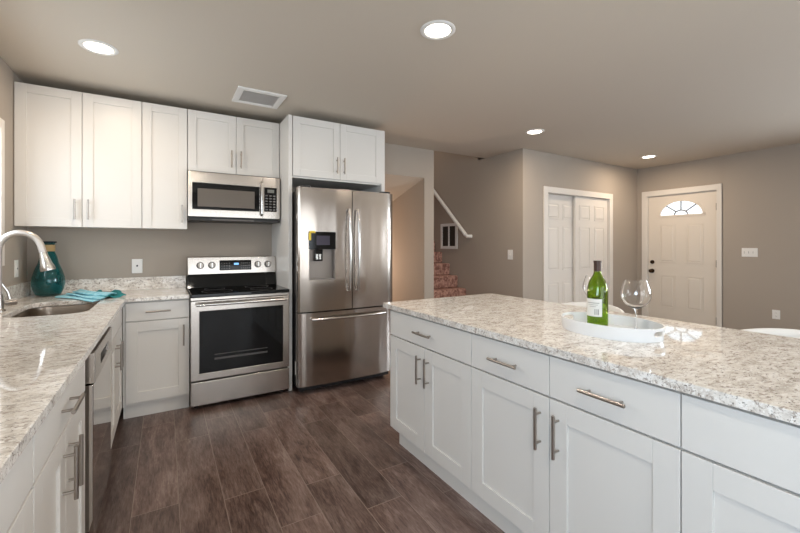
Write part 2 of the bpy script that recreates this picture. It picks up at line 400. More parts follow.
# closet sliding doors
d2 = sroot('door_2', ((CX0+CX1)/2, 3.46, 0))
hw2 = (CX1-CX0)/2
MB().box(-hw2-.075, -hw2+.01, -.018, 0, 0, CZ+.07).box(hw2-.01, hw2+.075, -.018, 0, 0, CZ+.07).box(-hw2, hw2, -.018, 0, CZ-.01, CZ+.07).build('door_casing', TRIM, d2, .004)
MB().box(-hw2, -hw2+.012, 0, .12, 0, CZ).box(hw2-.012, hw2, 0, .12, 0, CZ).box(-hw2, hw2, 0, .12, CZ-.012, CZ).build('door_jamb', TRIM, d2)
def sixpanel(x0, x1, y):
    dd = MB().box(x0, x1, y, y+.035, .012, 2.02).build('closet_door', TRIM, d2, .003)
    xc, q = (x0+x1)/2, (x1-x0)/4
    for s in (-1, 1):
        for za, zb in ((.23, .80), (.96, 1.58), (1.68, 1.90)):
            p = MB(); raised(p, xc+s*q*.92-.125, xc+s*q*.92+.125, za, zb, y, .007); p.build('raised_panel', TRIM, dd, smooth=False)
    return dd
sixpanel(-hw2+.012, .03, .07); sixpanel(-.075, hw2-.012, .022)

# ------------------------------------------------------------------ stairs, rail, grille
st = thing('carpeted_staircase', 'staircase in reddish brown carpet rising between the taupe stairwell walls', 'stairs', (0, 0, 0))
for k in range(12):
    zt = .655 + (k-3)*.183; y = 4.55 + (k-3)*.2
    if zt > 2.3: break
    MB().box(3.031, 3.939, y, 6.88, max(0, zt-.183), zt).build('step', CARPET, st, .018)
hr = thing('stair_handrail', 'white sloping handrail fixed to the stairwell wall above the stairs', 'handrail', (3.87, 4.49, 1.467))
MB().tube([(0, 0, 0), (0, 1.5, 1.39)], .03, 12).tube([(0, .02, .01), (.0, -.03, -.02), (.068, -.06, -.02)], .027, 12).build('rail', PLASTIC, hr)
for t in (.25, 1.1):
    MB().tube([(0, t, t*.927-.02), (.03, t, t*.927-.05), (.069, t, t*.927-.05)], .008, 8).build('bracket', NICKEL, hr)
g = thing('wall_grille', 'white framed dark return air grille low on the stairwell wall under the handrail', 'vent', (3.94, 4.975, 1.46), -PI/2)
MB().box(-.215, -.165, -.014, 0, -.205, .205).box(.165, .215, -.014, 0, -.205, .205).box(-.165, .165, -.014, 0, .16, .205).box(-.165, .165, -.014, 0, -.205, -.16).box(-.015, .015, -.012, 0, -.16, .16).build('frame', PLASTIC, g, .002)
lv = MB().box(-.165, .165, -.002, 0, -.16, .16)
for k in range(12): lv.box(-.165, .165, -.008, -.002, -.15+k*.026, -.142+k*.026)
lv.build('louvre', mat('dark_grille', srgb(70, 64, 58), .6), g)

# ------------------------------------------------------------------ plates
def plate(name, label, cat, loc, rz, w_, h_, kind, group=None):
    r = thing(name, label, cat, loc, rz, group)
    MB().box(-w_/2, w_/2, -.006, 0, -h_/2, h_/2).build('cover_plate', PLASTIC, r, .002)
    n = {'switch': 1, 'switch3': 3}.get(kind, 0)
    for k in range(n):
        x = (k-(n-1)/2)*.046
        MB().box(x-.006, x+.006, -.014, -.006, -.012, .012).build('toggle', PLASTIC, r, .001)
        MB().box(x-.011, x-.007, -.0065, -.006, -.014, .014).build('toggle_slot', SLOT, r)
    if kind == 'duplex':
        for z in (-.021, .021):
            f = MB().cyl((0, -.006, z), (0, -.009, z), .016, n=20).build('socket', PLASTIC, r)
            MB().box(-.007, -.005, -.0095, -.009, z-.005, z+.005).box(.005, .007, -.0095, -.009, z-.005, z+.005).build('socket_slot', SLOT, f)
    if kind == 'jack':
        f = MB().box(-.012, .012, -.009, -.006, -.012, .016).build('jack', PLASTIC, r)
        MB().box(-.006, .006, -.0098, -.009, -.004, .010).build('jack_hole', BLACK, f)
    if kind == 'gfci':
        f = MB().box(-.017, .017, -.009, -.006, -.033, .033).build('socket', PLASTIC, r)
        MB().box(-.007, .007, -.0105, -.009, -.006, .006).build('test_button', KEYS, f)
    return r
plate('phone_jack', 'white wall plate with one dark jack above the backsplash left of the range', 'outlet', (-.209, YB, 1.128), 0, .078, .125, 'jack')
plate('wall_outlet', 'white outlet plate on the left wall beside the teal vase', 'outlet', (XL, 3.876, 1.142), PI/2, .075, .125, 'gfci')
plate('light_switch', 'white single switch plate on the stairwell wall left of the closet doors', 'switch', (3.94, 3.672, 1.188), -PI/2, .085, .13, 'switch')
plate('light_switch', 'wide white triple switch plate right of the front door', 'switch', (XR-.02, 2.013, 1.218), -PI/2, .165, .117, 'switch3')
plate('wall_outlet', 'small white outlet low on the right wall below the triple switch', 'outlet', (XR-.02, 1.751, .434), -PI/2, .075, .115, 'duplex')

# ------------------------------------------------------------------ ceiling fittings
LL = ['bright round recessed ceiling light above the left wall cabinets', 'round recessed ceiling light over the island, largest and nearest the top edge',
      'recessed ceiling light between the stairwell corner and the closet', 'small recessed ceiling light in the far corner before the front door',
      'unseen ceiling light added for fill over the aisle behind the viewer', 'unseen ceiling light added for fill behind the viewer on the far side of the island']  # both fixtures added to go with the fill lamps
def downlight(x, y, label):
    r = thing('recessed_ceiling_light', label, 'ceiling light', (x, y, ZC), 0, 'recessed ceiling lights')
    MB().lathe([(.074, -.0005), (.102, -.0005), (.102, -.004), (.094, -.009), (.080, -.009), (.074, -.005)], 40, closed=True).build('trim_ring', PLASTIC, r)
    MB().cyl((0, 0, -.001), (0, 0, -.004), .075, n=40).build('lens', LENS, r)
for (x, y), lb in zip(LIGHTS, LL): downlight(x, y, lb)
vt = thing('ceiling_vent', 'white square louvred air vent in the ceiling above the microwave', 'vent', (.68, 3.425, ZC))
a = .19; b = .175
MB().box(-a, -a+.05, -b, b, -.014, 0).box(a-.05, a, -b, b, -.014, 0).box(-a+.05, a-.05, -b, -b+.045, -.014, 0).box(-a+.05, a-.05, b-.045, b, -.014, 0).build('frame', PLASTIC, vt, .003)
v = MB().box(-a+.05, a-.05, -b+.045, b-.045, -.002, 0)
for k in range(16):
    y = -b+.052+k*.0162; v.hexa([(-a+.05, y, -.010), (a-.05, y, -.010), (a-.05, y+.004, -.010), (-a+.05, y+.004, -.010), (-a+.05, y+.006, -.002), (a-.05, y+.006, -.002), (a-.05, y+.010, -.002), (-a+.05, y+.010, -.002)])
v.build('louvre', mat('vent_grey', srgb(206, 202, 198), .5), vt)

# ------------------------------------------------------------------ cabinets (local: front at y=0 facing -y, centred on x, z from floor)
def bar_handle(parent, x, z, L=.165, vert=True, y=0.0):
    o = .032; r = .0062
    m = MB()
    if vert:
        m.cyl((x, y-o, z-L/2), (x, y-o, z+L/2), r, n=12)
        for s in (-1, 1): m.cyl((x, y-o, z+s*(L/2-.025)), (x, y, z+s*(L/2-.025)), .0045, n=10)
    else:
        m.cyl((x-L/2, y-o, z), (x+L/2, y-o, z), r, n=12)
        for s in (-1, 1): m.cyl((x+s*(L/2-.025), y-o, z), (x+s*(L/2-.025), y, z), .0045, n=10)
    return m.build('handle', NICKEL, parent)
def shaker(parent, x0, x1, z0, z1, name='door', f=.065):
    m = MB()
    m.box(x0, x0+f, 0, .019, z0, z1).box(x1-f, x1, 0, .019, z0, z1)
    m.box(x0+f, x1-f, 0, .019, z0, z0+f).box(x0+f, x1-f, 0, .019, z1-f, z1)
    m.box(x0+f-.002, x1-f+.002, .009, .017, z0+f-.002, z1-f+.002)
    return m.build(name, WHITE, parent, .0016)
def slabfront(parent, x0, x1, z0, z1, name='drawer'):
    return MB().box(x0, x1, 0, .019, z0, z1).build(name, WHITE, parent, .0016)
def carcass(parent, w_, d_, z0, z1, y0=.021, top=True, open_top=False):
    m = MB(); t = .018; h = w_/2-.0005
    m.box(-h, -h+t, y0, d_, z0, z1).box(h-t, h, y0, d_, z0, z1).box(-h+t, h-t, y0, d_, z0, z0+t).box(-h+t, h-t, d_-.008, d_, z0+t, z1)
    if not open_top: m.box(-h+t, h-t, y0, d_-.008, z1-t, z1)
    m.box(-h+t, h-t, y0, y0+.003, z0+t, z1-t)
    return m.build('carcass', WHITE, parent, .001)
G = .0018
def base_cab(label, loc, rz, w_, d_, doors, hand='c', zb=.125, zd=.735, zt=.878, drawer='handle', toe=.05, group='white base cabinets', ndraw=1, open_top=False, toe_trim=0):
    r = thing('base_cabinet', label, 'cabinet', loc, rz, group)
    if open_top:                                            # blind corner: the box runs on behind the neighbouring run
        MB().box(-w_/2, -w_/2+.018, .021, d_, zb-.022, .888).box(-w_/2+.018, .57, d_-.008, d_, zb-.022, .888).box(.552, .57, .05, d_-.008, zb-.022, .888)\
            .box(-w_/2+.018, .552, .05, d_-.008, zb-.022, zb-.004).box(-w_/2+.018, w_/2, .021, .024, zb-.022, .888).build('carcass', WHITE, r, .001)
    else: carcass(r, w_, d_, zb-.022, .888)
    MB().box(-w_/2+.0005+toe_trim, w_/2-.0005, toe, toe+.016, 0, zb-.023).build('toe_kick', WHITE, r)
    h = w_/2
    if drawer:
        q = slabfront(r, -h+G, h-G, zd+.006, zt)
        if drawer == 'handle': bar_handle(q, 0, (zd+zt)/2+.0, vert=False)
        top = zd-.002
    else: top = zt
    zh = top-.129
    if doors == 1:
        q = shaker(r, -h+G, h-G, zb, top, f=.076)
        bar_handle(q, (h-.042) if hand == 'r' else (-h+.042), zh)
    else:
        for s in (-1, 1):
            q = shaker(r, min(s*G, s*(h-G)), max(s*G, s*(h-G)), zb, top, f=.076)
            bar_handle(q, s*.041, zh)
    return r
def wall_cab(label, x0, x1, y, z0, z1, doors, hand='r', hx=None, d_=None, zh=.13):
    xc = (x0+x1)/2; w_ = x1-x0; h = w_/2
    d_ = d_ or YB-y-.001
    r = thing('wall_cabinet', label, 'cabinet', (xc, y, z0), 0, 'white wall cabinets')
    carcass(r, w_, d_, 0, z1-z0)
    H = z1-z0
    if doors == 1:
        q = shaker(r, -h+G, h-G, -.004, H-.002); bar_handle(q, (h-.04) if hand == 'r' else -h+.04, zh, .15)
    else:
        for s in (-1, 1):
            q = shaker(r, min(s*G, s*(h-G)), max(s*G, s*(h-G)), -.004, H-.002); bar_handle(q, s*.04, zh, .155)
    return r
YU, ZU0, ZU1 = 3.821, 1.456, 2.491
# left pair: seam at x=-.546
wall_cab('leftmost tall double door white wall cabinet above the teal vase', -.931+.004, -.161, YU, ZU0, ZU1, 2)
wall_cab('tall single door white wall cabinet left of the microwave', -.160, .166, YU, ZU0, ZU1, 1, 'r', zh=.125)
wall_cab('short double door white wall cabinet directly above the microwave', .168, .949, YU, 1.962, ZU1, 2)

# fridge surround
fc = thing('refrigerator_surround', 'white cabinet with tall side panels built around and above the refrigerator', 'cabinet', (1.445, 3.515, 0))
MB().box(-.493, -.459, 0, .634, 0, 2.491).build('side_panel', WHITE, fc, .0015)
MB().box(.459, .4975, 0, .634, 1.83, 2.491).box(.479, .4975, .02, .634, 0, 1.83).build('side_panel', WHITE, fc, .0015)
m = MB(); m.box(-.4585, .4585, .021, .633, 1.93, 1.948).box(-.4585, .4585, .021, .633, 2.47, 2.489).box(-.4585, .4585, .6, .633, 1.948, 2.47).box(-.4585, .4585, .021, .024, 1.948, 2.47); m.build('carcass', WHITE, fc, .001)
for s in (-1, 1):
    q = shaker(fc, min(s*G, s*(.4585-G))+.005, max(s*G, s*(.4585-G))+.005, 1.945, 2.489); bar_handle(q, s*.037+.005, 2.075, .155)

# back run, left of the range
bc = base_cab('single door and drawer white base cabinet left of the range', (-.042, 3.537, 0), 0, .424, .61, 1, 'r', group='white base cabinets by the sink')
MB().box(-.2255, -.2125, .004, .03, .103, .888).box(-.2255, -.2125, .05, .066, 0, .102).build('corner_filler', WHITE, bc)
# left run (facing +x): local x = world y
XF = -.268
base_cab('white sink base cabinet in the inner corner beyond the dishwasher', (XF, 3.06, 0), PI/2, .86, .655, 2, drawer='plain', group='white base cabinets by the sink', open_top=True)
base_cab('white double door base cabinet in front of the dishwasher on the left run', (XF, 1.60, 0), PI/2, .70, .655, 2, group='white base cabinets by the sink')
base_cab('nearest white base cabinet at the lower left picture corner', (XF, .797, 0), PI/2, .896, .655, 1, 'l', group='white base cabinets by the sink')
# corner filler behind the two runs
# island (facing -x): local x = -world y
XI = 1.293
IY = [2.265, 1.459, 1.0045, .549, -.26]
IL = ['double door white island cabinet nearest the refrigerator', 'second white island cabinet from the refrigerator, door handle at its right',
      'third white island cabinet from the refrigerator, door handle at its left', 'nearest white island cabinet at the lower right picture corner']
for k in range(4):
    y1, y0 = IY[k], IY[k+1]
    base_cab(IL[k], (XI, (y0+y1)/2, 0), -PI/2, y1-y0, .6, (2, 1, 1, 2)[k], {1: 'r', 2: 'l'}.get(k, 'c'), zb=.103, zd=.712, zt=.876, toe=.036,
             group='white island cabinets', toe_trim=.06 if k == 0 else 0)

# ------------------------------------------------------------------ worktops
SX0, SX1, SY0, SY1 = -.77, -.392, 2.88, 3.56
sink_hole = rrect(SX0, SX1, SY0, SY1, .11)
ct = thing('granite_countertop', 'speckled white granite countertop running around the sink and along the back wall', 'countertop', (0, 0, 0))
MB().prism([[(XL+.001, .35), (-.247, .35), (-.247, 3.512), (.168, 3.512), (.168, YB-.001), (XL+.001, YB-.001)], sink_hole], ZT-.03, ZT).build('slab', GRANITE, ct, .003)
MB().box(XL+.022, .168, YB-.021, YB-.001, ZT, 1.03).build('backsplash', GRANITE, ct, .002)
MB().box(XL+.001, XL+.021, .35, YB-.022, ZT, 1.03).build('backsplash', GRANITE, ct, .002)
it = tag(MB().prism([rrect(1.272, 2.281, -.6, 2.335, .008, 3)], ZT-.031, ZT).build('island_countertop', GRANITE, None, .003), 'long speckled white granite slab on top of the kitchen island', 'countertop')
ip = MB().box(1.915, 1.935, -.26, 2.265, 0, .888).build('island_back_panel', WHITE, None, .002)
tag(ip, 'white back panel behind the island cabinets under the granite overhang', 'panel')

# sink
sk = thing('kitchen_sink', 'stainless steel undermount sink bowl set into the left granite countertop', 'sink', (0, 0, 0))
m = MB()
def sinkring(off, z, r): return [(x, y, z) for x, y in rrect(SX0-off, SX1+off, SY0-off, SY1+off, r)]
rings = [sinkring(.02, ZT-.033, .13), sinkring(.002, ZT-.033, .112), sinkring(-.006, ZT-.09, .10), sinkring(-.012, ZT-.19, .09), sinkring(-.03, ZT-.21, .08), sinkring(-.12, ZT-.215, .03)]
rings += [sinkring(-.12, ZT-.218, .03), sinkring(-.027, ZT-.214, .08), sinkring(-.009, ZT-.19, .09), sinkring(.0, ZT-.09, .10), sinkring(.004, ZT-.036, .112), sinkring(.02, ZT-.036, .13)]
R = [[m.bm.verts.new(p) for p in ring] for ring in rings]
nn = len(R[0])
for i in range(len(R)):
    a_, b_ = R[i], R[(i+1) % len(R)]
    if i == 5: continue
    for k in range(nn): m.bm.faces.new((a_[k], a_[(k+1) % nn], b_[(k+1) % nn], b_[k]))
m.bm.faces.new(R[5]); m.bm.faces.new(R[6])
m.build('bowl', SINKM, sk)
MB().lathe([(.0, .004), (.03, .004), (.045, .007), (.047, .002), (.047, 0), (0, 0)], 24, ((SX0+SX1)/2, 3.2, ZT-.2145)).build('drain', CHROME, sk)

# faucet
fa = thing('kitchen_faucet', 'brushed steel gooseneck faucet arching over the sink', 'faucet', (-.845, 3.2, ZT))
MB().lathe([(0, 0), (.032, 0), (.032, .008), (.026, .014), (.024, .06), (.023, .10), (0, .10)], 28).build('base', NICKEL, fa)
pts = [(0, 0, .08), (0, 0, .22), (0, 0, .33)]
R_ = .098
for k in range(1, 17):
    t = PI - k*PI*.95/16; pts.append((R_+R_*math.cos(t), 0, .355+R_*1.15*math.sin(t)))
e = Vector(pts[-1]); dr = (Vector(pts[-1])-Vector(pts[-2])).normalized()
e2 = e + dr*.045; pts.append(tuple(e2))
MB().tube(pts, .018, 18).build('gooseneck', SATIN, fa)
MB().tube([e2-dr*.02, e2+dr*.0, e2+dr*.05, e2+dr*.075, e2+dr*.095], [.0195, .021, .029, .037, .036], 22).build('spray_head', CHROME, fa)
hd = MB().tube([(.012, .014, .045), (.045, .054, .045), (.055, .066, .045)], [.02, .024, .024], 18).build('handle_hub', CHROME, fa)
MB().tube([(.04, .048, .065), (.03, .05, .11), (.005, .045, .16)], [.009, .008, .007], 10).build('lever', CHROME, fa)

# ------------------------------------------------------------------ dishwasher (faces +x)
dw = thing('dishwasher', 'stainless steel dishwasher under the left countertop beside the sink cabinet', 'dishwasher', (-.248, 2.295, 0), PI/2)
MB().box(-.30, .30, .04, .62, .10, .885).build('tub', DARKGR, dw)
MB().box(-.298, .298, .0, .039, .115, .745).build('door', STEELD, dw, .004)
cp = MB()
# control panel with pocket handle opening
cp.prism([[(-.298, .75), (.298, .75), (.298, .875), (-.298, .875)], [(-.13, .785), (.13, .785), (.13, .83), (-.13, .83)]], -.005, .039, MXZ)
cpo = cp.build('control_panel', STEELF, dw, .003, smooth=False)
MB().box(-.1295, .1295, .004, .036, .7855, .8295).build('pocket_handle', BLACK, cpo)
MB().box(-.298, .298, .06, .075, 0, .098).build('toe_kick', BLACK, dw)

# ------------------------------------------------------------------ range
rg = thing('electric_range', 'stainless steel electric range with black glass oven window between white cabinets', 'range', (.5605, 3.469, 0))
h = .3865
MB().box(-h, h, .05, .64, .035, .895).build('body', DARKGR, rg)
ct_ = MB().box(-h, h, -.012, .655, .896, .925).build('cooktop', BLACKGL, rg, .006)
ring = mat('burner_ring_grey', srgb(60, 60, 62), .3)
for bx, by, br in ((-.18, .15, .115), (.18, .15, .09), (-.18, .36, .08), (.18, .36, .1)):
    MB().lathe([(br, .9252), (br+.004, .9252), (br+.004, .9256), (br, .9256)], 40, (bx, by, 0), closed=True).build('burner_ring', ring, ct_)
od = MB()
od.prism([[(-h, .235), (h, .235), (h, .868), (-h, .868)], [(-.325, .288), (.332, .288), (.332, .784), (-.325, .784)]], 0, .045, MXZ)
od = od.build('oven_door', STEELF, rg, .003, smooth=False)
MB().box(-.325, .332, .006, .04, .288, .784).build('oven_window', BLACKGL, od)
MB().box(-.215, .2, .0045, .006, .385, .40).box(-.215, .2, .0045, .006, .425, .43).build('oven_rack', DARKGR, od)
MB().tube([(-.35, -.045, .842), (-.2, -.052, .842), (.2, -.052, .842), (.35, -.045, .842)], .0125, 14).cyl((-.34, -.045, .842), (-.34, 0, .842), .010).cyl((.34, -.045, .842), (.34, 0, .842), .010).build('oven_handle', CHROME, od)
MB().box(-h, h, .005, .05, .872, .894).build('front_trim', STEELF, rg, .002)
sd = MB().box(-h, h, 0, .05, .035, .222).build('storage_drawer', STEELF, rg, .004)
for x in (-.34, .34):
    for y in (.08, .58): MB().cyl((x, y, 0), (x, y, .035), .018).build('foot', BLACK, rg)
bg = MB().hexa([(-h, .47, .926), (h, .47, .926), (h, .675, .926), (-h, .675, .926), (-h, .50, 1.05), (h, .50, 1.05), (h, .675, 1.05), (-h, .675, 1.05)]).build('backguard_base', BLACKGL, rg, .003)
bp = MB().hexa([(-h, .485, 1.045), (h, .485, 1.045), (h, .675, 1.045), (-h, .675, 1.045), (-h, .50, 1.205), (h, .50, 1.205), (h, .675, 1.205), (-h, .675, 1.205)]).build('control_panel', STEELF, rg, .006)
MB().hexa([(-.125, .484, 1.078), (.155, .484, 1.078), (.155, .5, 1.078), (-.125, .5, 1.078), (-.125, .4935, 1.172), (.155, .4935, 1.172), (.155, .5, 1.172), (-.125, .5, 1.172)]).build('display_panel', BLACKGL, bp, .002)
MB().box(.0, .04, .4835, .488, 1.128, 1.146).build('clock', LCD, bp)
for kx0, dx, cols in ((-.112, .022, 4), (.06, .018, 5)):
    kb = MB()
    for i in range(cols):
        for j in range(3): kb.box(kx0+i*dx, kx0+.010+i*dx, .4845+j*.002, .489+j*.002, 1.092+j*.024, 1.099+j*.024)
    kb.build('touch_keys', KEYS, bp)
for kx_ in (-.285, -.19, .215, .308):
    k = MB().cyl((kx_, .492, 1.128), (kx_, .462, 1.131), .025, .022, n=24).build('knob', NICKEL, bp, .002)
    MB().cyl((kx_, .495, 1.128), (kx_, .484, 1.129), .031, n=28).build('knob_skirt', DARKGR, k)
    MB().box(kx_-.004, kx_+.004, .452, .463, 1.108, 1.152).build('knob_grip', CHROME, k, .001)

# ------------------------------------------------------------------ microwave
mw = thing('over_range_microwave', 'stainless steel over the range microwave hung under the short wall cabinet', 'microwave', (.553, 3.758, 1.54))
H = .408
MB().box(-.383, .383, .03, .385, .006, H+.008).build('body', BLACK, mw)
dr_ = MB(); dr_.prism([[(-.385, .02), (.228, .02), (.228, H), (-.385, H)], [(-.352, .085), (.199, .085), (.199, .312), (-.352, .312)]], 0, .03, MXZ)
dr_ = dr_.build('door', STEELF, mw, .003, smooth=False)
wn_ = MB().box(-.352, .199, .003, .028, .085, .312).build('window_surround', BLACKGL, dr_, .001)
MB().box(-.312, .155, .0015, .003, .108, .265).build('window_mesh', mat('window_mesh_grey', srgb(96, 88, 80), .35, .3), wn_)
MB().tube([(.214, -.002, .052), (.214, -.03, .062), (.214, -.036, .15), (.214, -.036, .26), (.214, -.03, .345), (.214, -.002, .355)], .0115, 12).build('handle', CHROME, dr_)
mc = MB(); mc.prism([[(.2295, .02), (.385, .02), (.385, H), (.2295, H)], [(.24, .088), (.355, .088), (.355, .312), (.24, .312)]], 0, .03, MXZ)
mc = mc.build('control_panel', STEELF, mw, .003, smooth=False)
mk = MB().box(.24, .355, .003, .028, .088, .312).build('keypad', BLACKGL, mc)
MB().box(.27, .33, .002, .003, .265, .295).build('display', mat('lcd_grey', srgb(120, 122, 116), .3), mk)
kk = MB()
for i in range(3):
    for j in range(6): kk.box(.252+i*.034, .274+i*.034, .0018, .003, .10+j*.026, .112+j*.026)
kk.build('keys', KEYS, mk)
MB().box(-.383, .383, .004, .385, -.012, .005).build('underside_vent', BLACK, mw)
MB().box(-.2, .15, .002, .004, -.009, .003).build('vent_lip', DARKGR, mw)

# ------------------------------------------------------------------ refrigerator
fg = thing('french_door_refrigerator', 'stainless steel french door refrigerator with water dispenser and bottom freezer', 'refrigerator', (1.463, 3.335, 0))
FW = .474
def fy(x): return -.022*(1-(x/FW)**2) + (.012 if abs(x) > FW-.008 else 0)
def panel(mb, x0, x1, z0, z1, y1=.07, n=14):
    xs = [x0+(x1-x0)*k/n for k in range(n+1)]
    fr_ = [[mb.bm.verts.new((x, fy(x), z)) for x in xs] for z in (z0, z1)]
    bk = [[mb.bm.verts.new((x, y1, z)) for x in xs] for z in (z0, z1)]
    F = mb.bm.faces.new
    for k in range(n):
        F((fr_[0][k], fr_[0][k+1], fr_[1][k+1], fr_[1][k])); F((bk[0][k+1], bk[0][k], bk[1][k], bk[1][k+1]))
        F((fr_[1][k], fr_[1][k+1], bk[1][k+1], bk[1][k])); F((fr_[0][k+1], fr_[0][k], bk[0][k], bk[0][k+1]))
    F((fr_[0][0], fr_[1][0], bk[1][0], bk[0][0])); F((fr_[0][n], bk[0][n], bk[1][n], fr_[1][n]))
MB().box(-.459, .432, .085, .78, .05, 1.80).build('body', DARKGR, fg, .004)
SEAM = .024
ZS = .722
dl = MB(); rx0, rx1, rz0, rz1 = -.382, -.142, 1.005, 1.432
panel(dl, -FW, rx0, ZS+.006, 1.822, n=6); panel(dl, rx1, SEAM-.004, ZS+.006, 1.822, n=6); panel(dl, rx0, rx1, ZS+.006, rz0, n=6); panel(dl, rx0, rx1, rz1, 1.822, n=6)
dl = dl.build('door', STEEL, fg)
rec = mat('dispenser_grey', srgb(140, 132, 126), .35, .6)
MB().box(rx0, rx1, .045, .069, rz0, rz1-.155).box(rx0, rx0+.006, -.018, .045, rz0, rz1-.155).box(rx1-.006, rx1, -.018, .045, rz0, rz1-.155).box(rx0, rx1, -.014, .045, rz0, rz0+.008).build('dispenser_recess', rec, dl)
ds_ = MB().box(rx0-.003, rx1+.003, -.026, .069, rz1-.155, rz1).build('dispenser_panel', BLACKGL, dl, .004)
MB().box(rx0+.062, rx1-.055, -.0275, -.026, rz1-.118, rz1-.035).build('display', SCREEN, ds_)
MB().box(rx0+.0, rx0+.05, -.0285, -.026, rz1-.012, rz1+.006).box(rx0-.006, rx0+.012, -.0285, -.02, rz1-.075, rz1-.01).build('yellow_tape', YELLOW, ds_)
MB().hexa([(rx0+.05, .0, rz1-.26), (rx0+.13, .0, rz1-.26), (rx0+.125, .04, rz1-.26), (rx0+.055, .04, rz1-.26), (rx0+.06, -.005, rz1-.156), (rx0+.13, -.005, rz1-.156), (rx0+.13, .04, rz1-.156), (rx0+.06, .04, rz1-.156)]).build('dispenser_paddle', BLACKGL, dl, .006)
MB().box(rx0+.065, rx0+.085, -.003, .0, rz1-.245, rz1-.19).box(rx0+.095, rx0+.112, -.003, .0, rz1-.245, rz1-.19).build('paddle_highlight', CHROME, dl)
dR = MB(); panel(dR, SEAM+.004, FW, ZS+.006, 1.822); dR = dR.build('door', STEEL, fg)
def vbar(x):
    P = []
    for k in range(11):
        t = k/10; P.append((x, fy(x)-.028-.03*math.sin(PI*t)**.6, .9+.74*t))
    return [(x, fy(x)+.002, .9)] + P + [(x, fy(x)+.002, 1.64)]
for dd, x, capm in ((dl, SEAM-.04, RED), (dR, SEAM+.045, BLUE)):
    hh = MB().tube(vbar(x), .0115, 12).build('handle', CHROME, dd)
    MB().box(x-.009, x+.009, fy(x)-.043, fy(x)-.030, 1.592, 1.612).build('handle_cap', capm, hh)
fz = MB(); panel(fz, -FW, FW, .075, ZS-.006, n=24); fz = fz.build('freezer_drawer', STEEL, fg)
P = [(-.36, fy(.36)+.002, .662)] + [(-.36+.72*k/12, fy(-.36+.72*k/12)-.03-.02*math.sin(PI*k/12), .662) for k in range(13)] + [(.36, fy(.36)+.002, .662)]
MB().tube(P, .0125, 12).build('handle', CHROME, fz)
MB().box(-.45, .45, .05, .09, .025, .07).build('toe_grille', BLACK, fg)
MB().box(-.45, -.36, .02, .085, 1.824, 1.84).box(.36, .45, .02, .085, 1.824, 1.84).build('hinge_cover', BLACK, fg)
for x in (-.41, .41):
    MB().cyl((x, .12, 0), (x, .12, .05), .02).build('foot', BLACK, fg); MB().cyl((x, .7, 0), (x, .7, .05), .02).build('foot', BLACK, fg)
MB().box(-.4605, -.459, .10, .15, .15, .27).build('paper_tag', PAPER, fg)

# ------------------------------------------------------------------ vase, towel
vs = thing('glass_vase', 'round teal glass vase with tan wrapped neck in the corner beside the sink', 'vase', (-.772, 3.99, ZT))
prof = [(0, .0), (.07, 0), (.095, .012), (.118, .055), (.128, .10), (.124, .145), (.105, .2), (.078, .255), (.052, .305), (.036, .345), (.032, .375), (.034, .395), (.042, .412), (.046, .418),
        (.042, .418), (.032, .405), (.027, .375), (.031, .345), (.047, .305), (.073, .255), (.1, .2), (.119, .145), (.123, .1), (.113, .055), (.09, .018), (0, .012)]
MB().lathe([((r*.79 if z < .3 else r), z) for r, z in prof], 48).build('body', TEALGL, vs)
MB().lathe([(.037, .345), (.041, .352), (.040, .365), (.041, .378), (.040, .39), (.036, .396), (.0325, .375)], 32, closed=True).build('neck_wrap', CORD, vs)
MB().lathe([(.040, .408), (.049, .412), (.050, .42), (.046, .423), (.041, .419)], 32, closed=True).build('rim', mat('dark_rim', srgb(16, 36, 44), .2), vs)

tw = thing('folded_dish_towel', 'turquoise striped dish towel folded loosely on the counter behind the sink', 'towel', (0, 0, ZT))
def layer(poly, z, amp, ph, m, name, th=.007):
    """cloth layer lofted between 4 corners, folds running along u, edges rolled down"""
    a_, b_, c_, d_ = [Vector((x, y, 0)) for x, y in poly]
    def f(u, v):
        p = (a_*(1-u)+b_*u)*(1-v) + (d_*(1-u)+c_*u)*v
        zz = z + amp*math.sin(v*7+ph+u*1.5) + amp*.6*math.sin(u*4+ph)
        p += Vector((.012*math.sin(u*5+ph), .012*math.sin(u*4+ph*2), 0))
        return (p.x, p.y, max(zz, .0045))
    return MB().grid(f, 24, 24).build(name, m, tw, solid=th)
layer([(-.70, 3.80), (-.41, 3.36), (-.37, 3.58), (-.66, 4.04)], .006, .002, 0, TOWEL, 'cloth')
layer([(-.655, 3.84), (-.395, 3.44), (-.345, 3.62), (-.62, 4.04)], .017, .004, 1.1, TOWEL, 'fold')
layer([(-.62, 3.90), (-.385, 3.53), (-.325, 3.66), (-.585, 4.04)], .030, .005, 2.3, TOWEL, 'fold')
layer([(-.50, 3.84), (-.372, 3.50), (-.335, 3.64), (-.46, 4.0)], .0235, .004, 2.0, TOWELD, 'fold', .004)
layer([(-.44, 3.80), (-.33, 3.57), (-.245, 3.64), (-.36, 3.97)], .012, .007, .4, TOWELD, 'fold', .009)

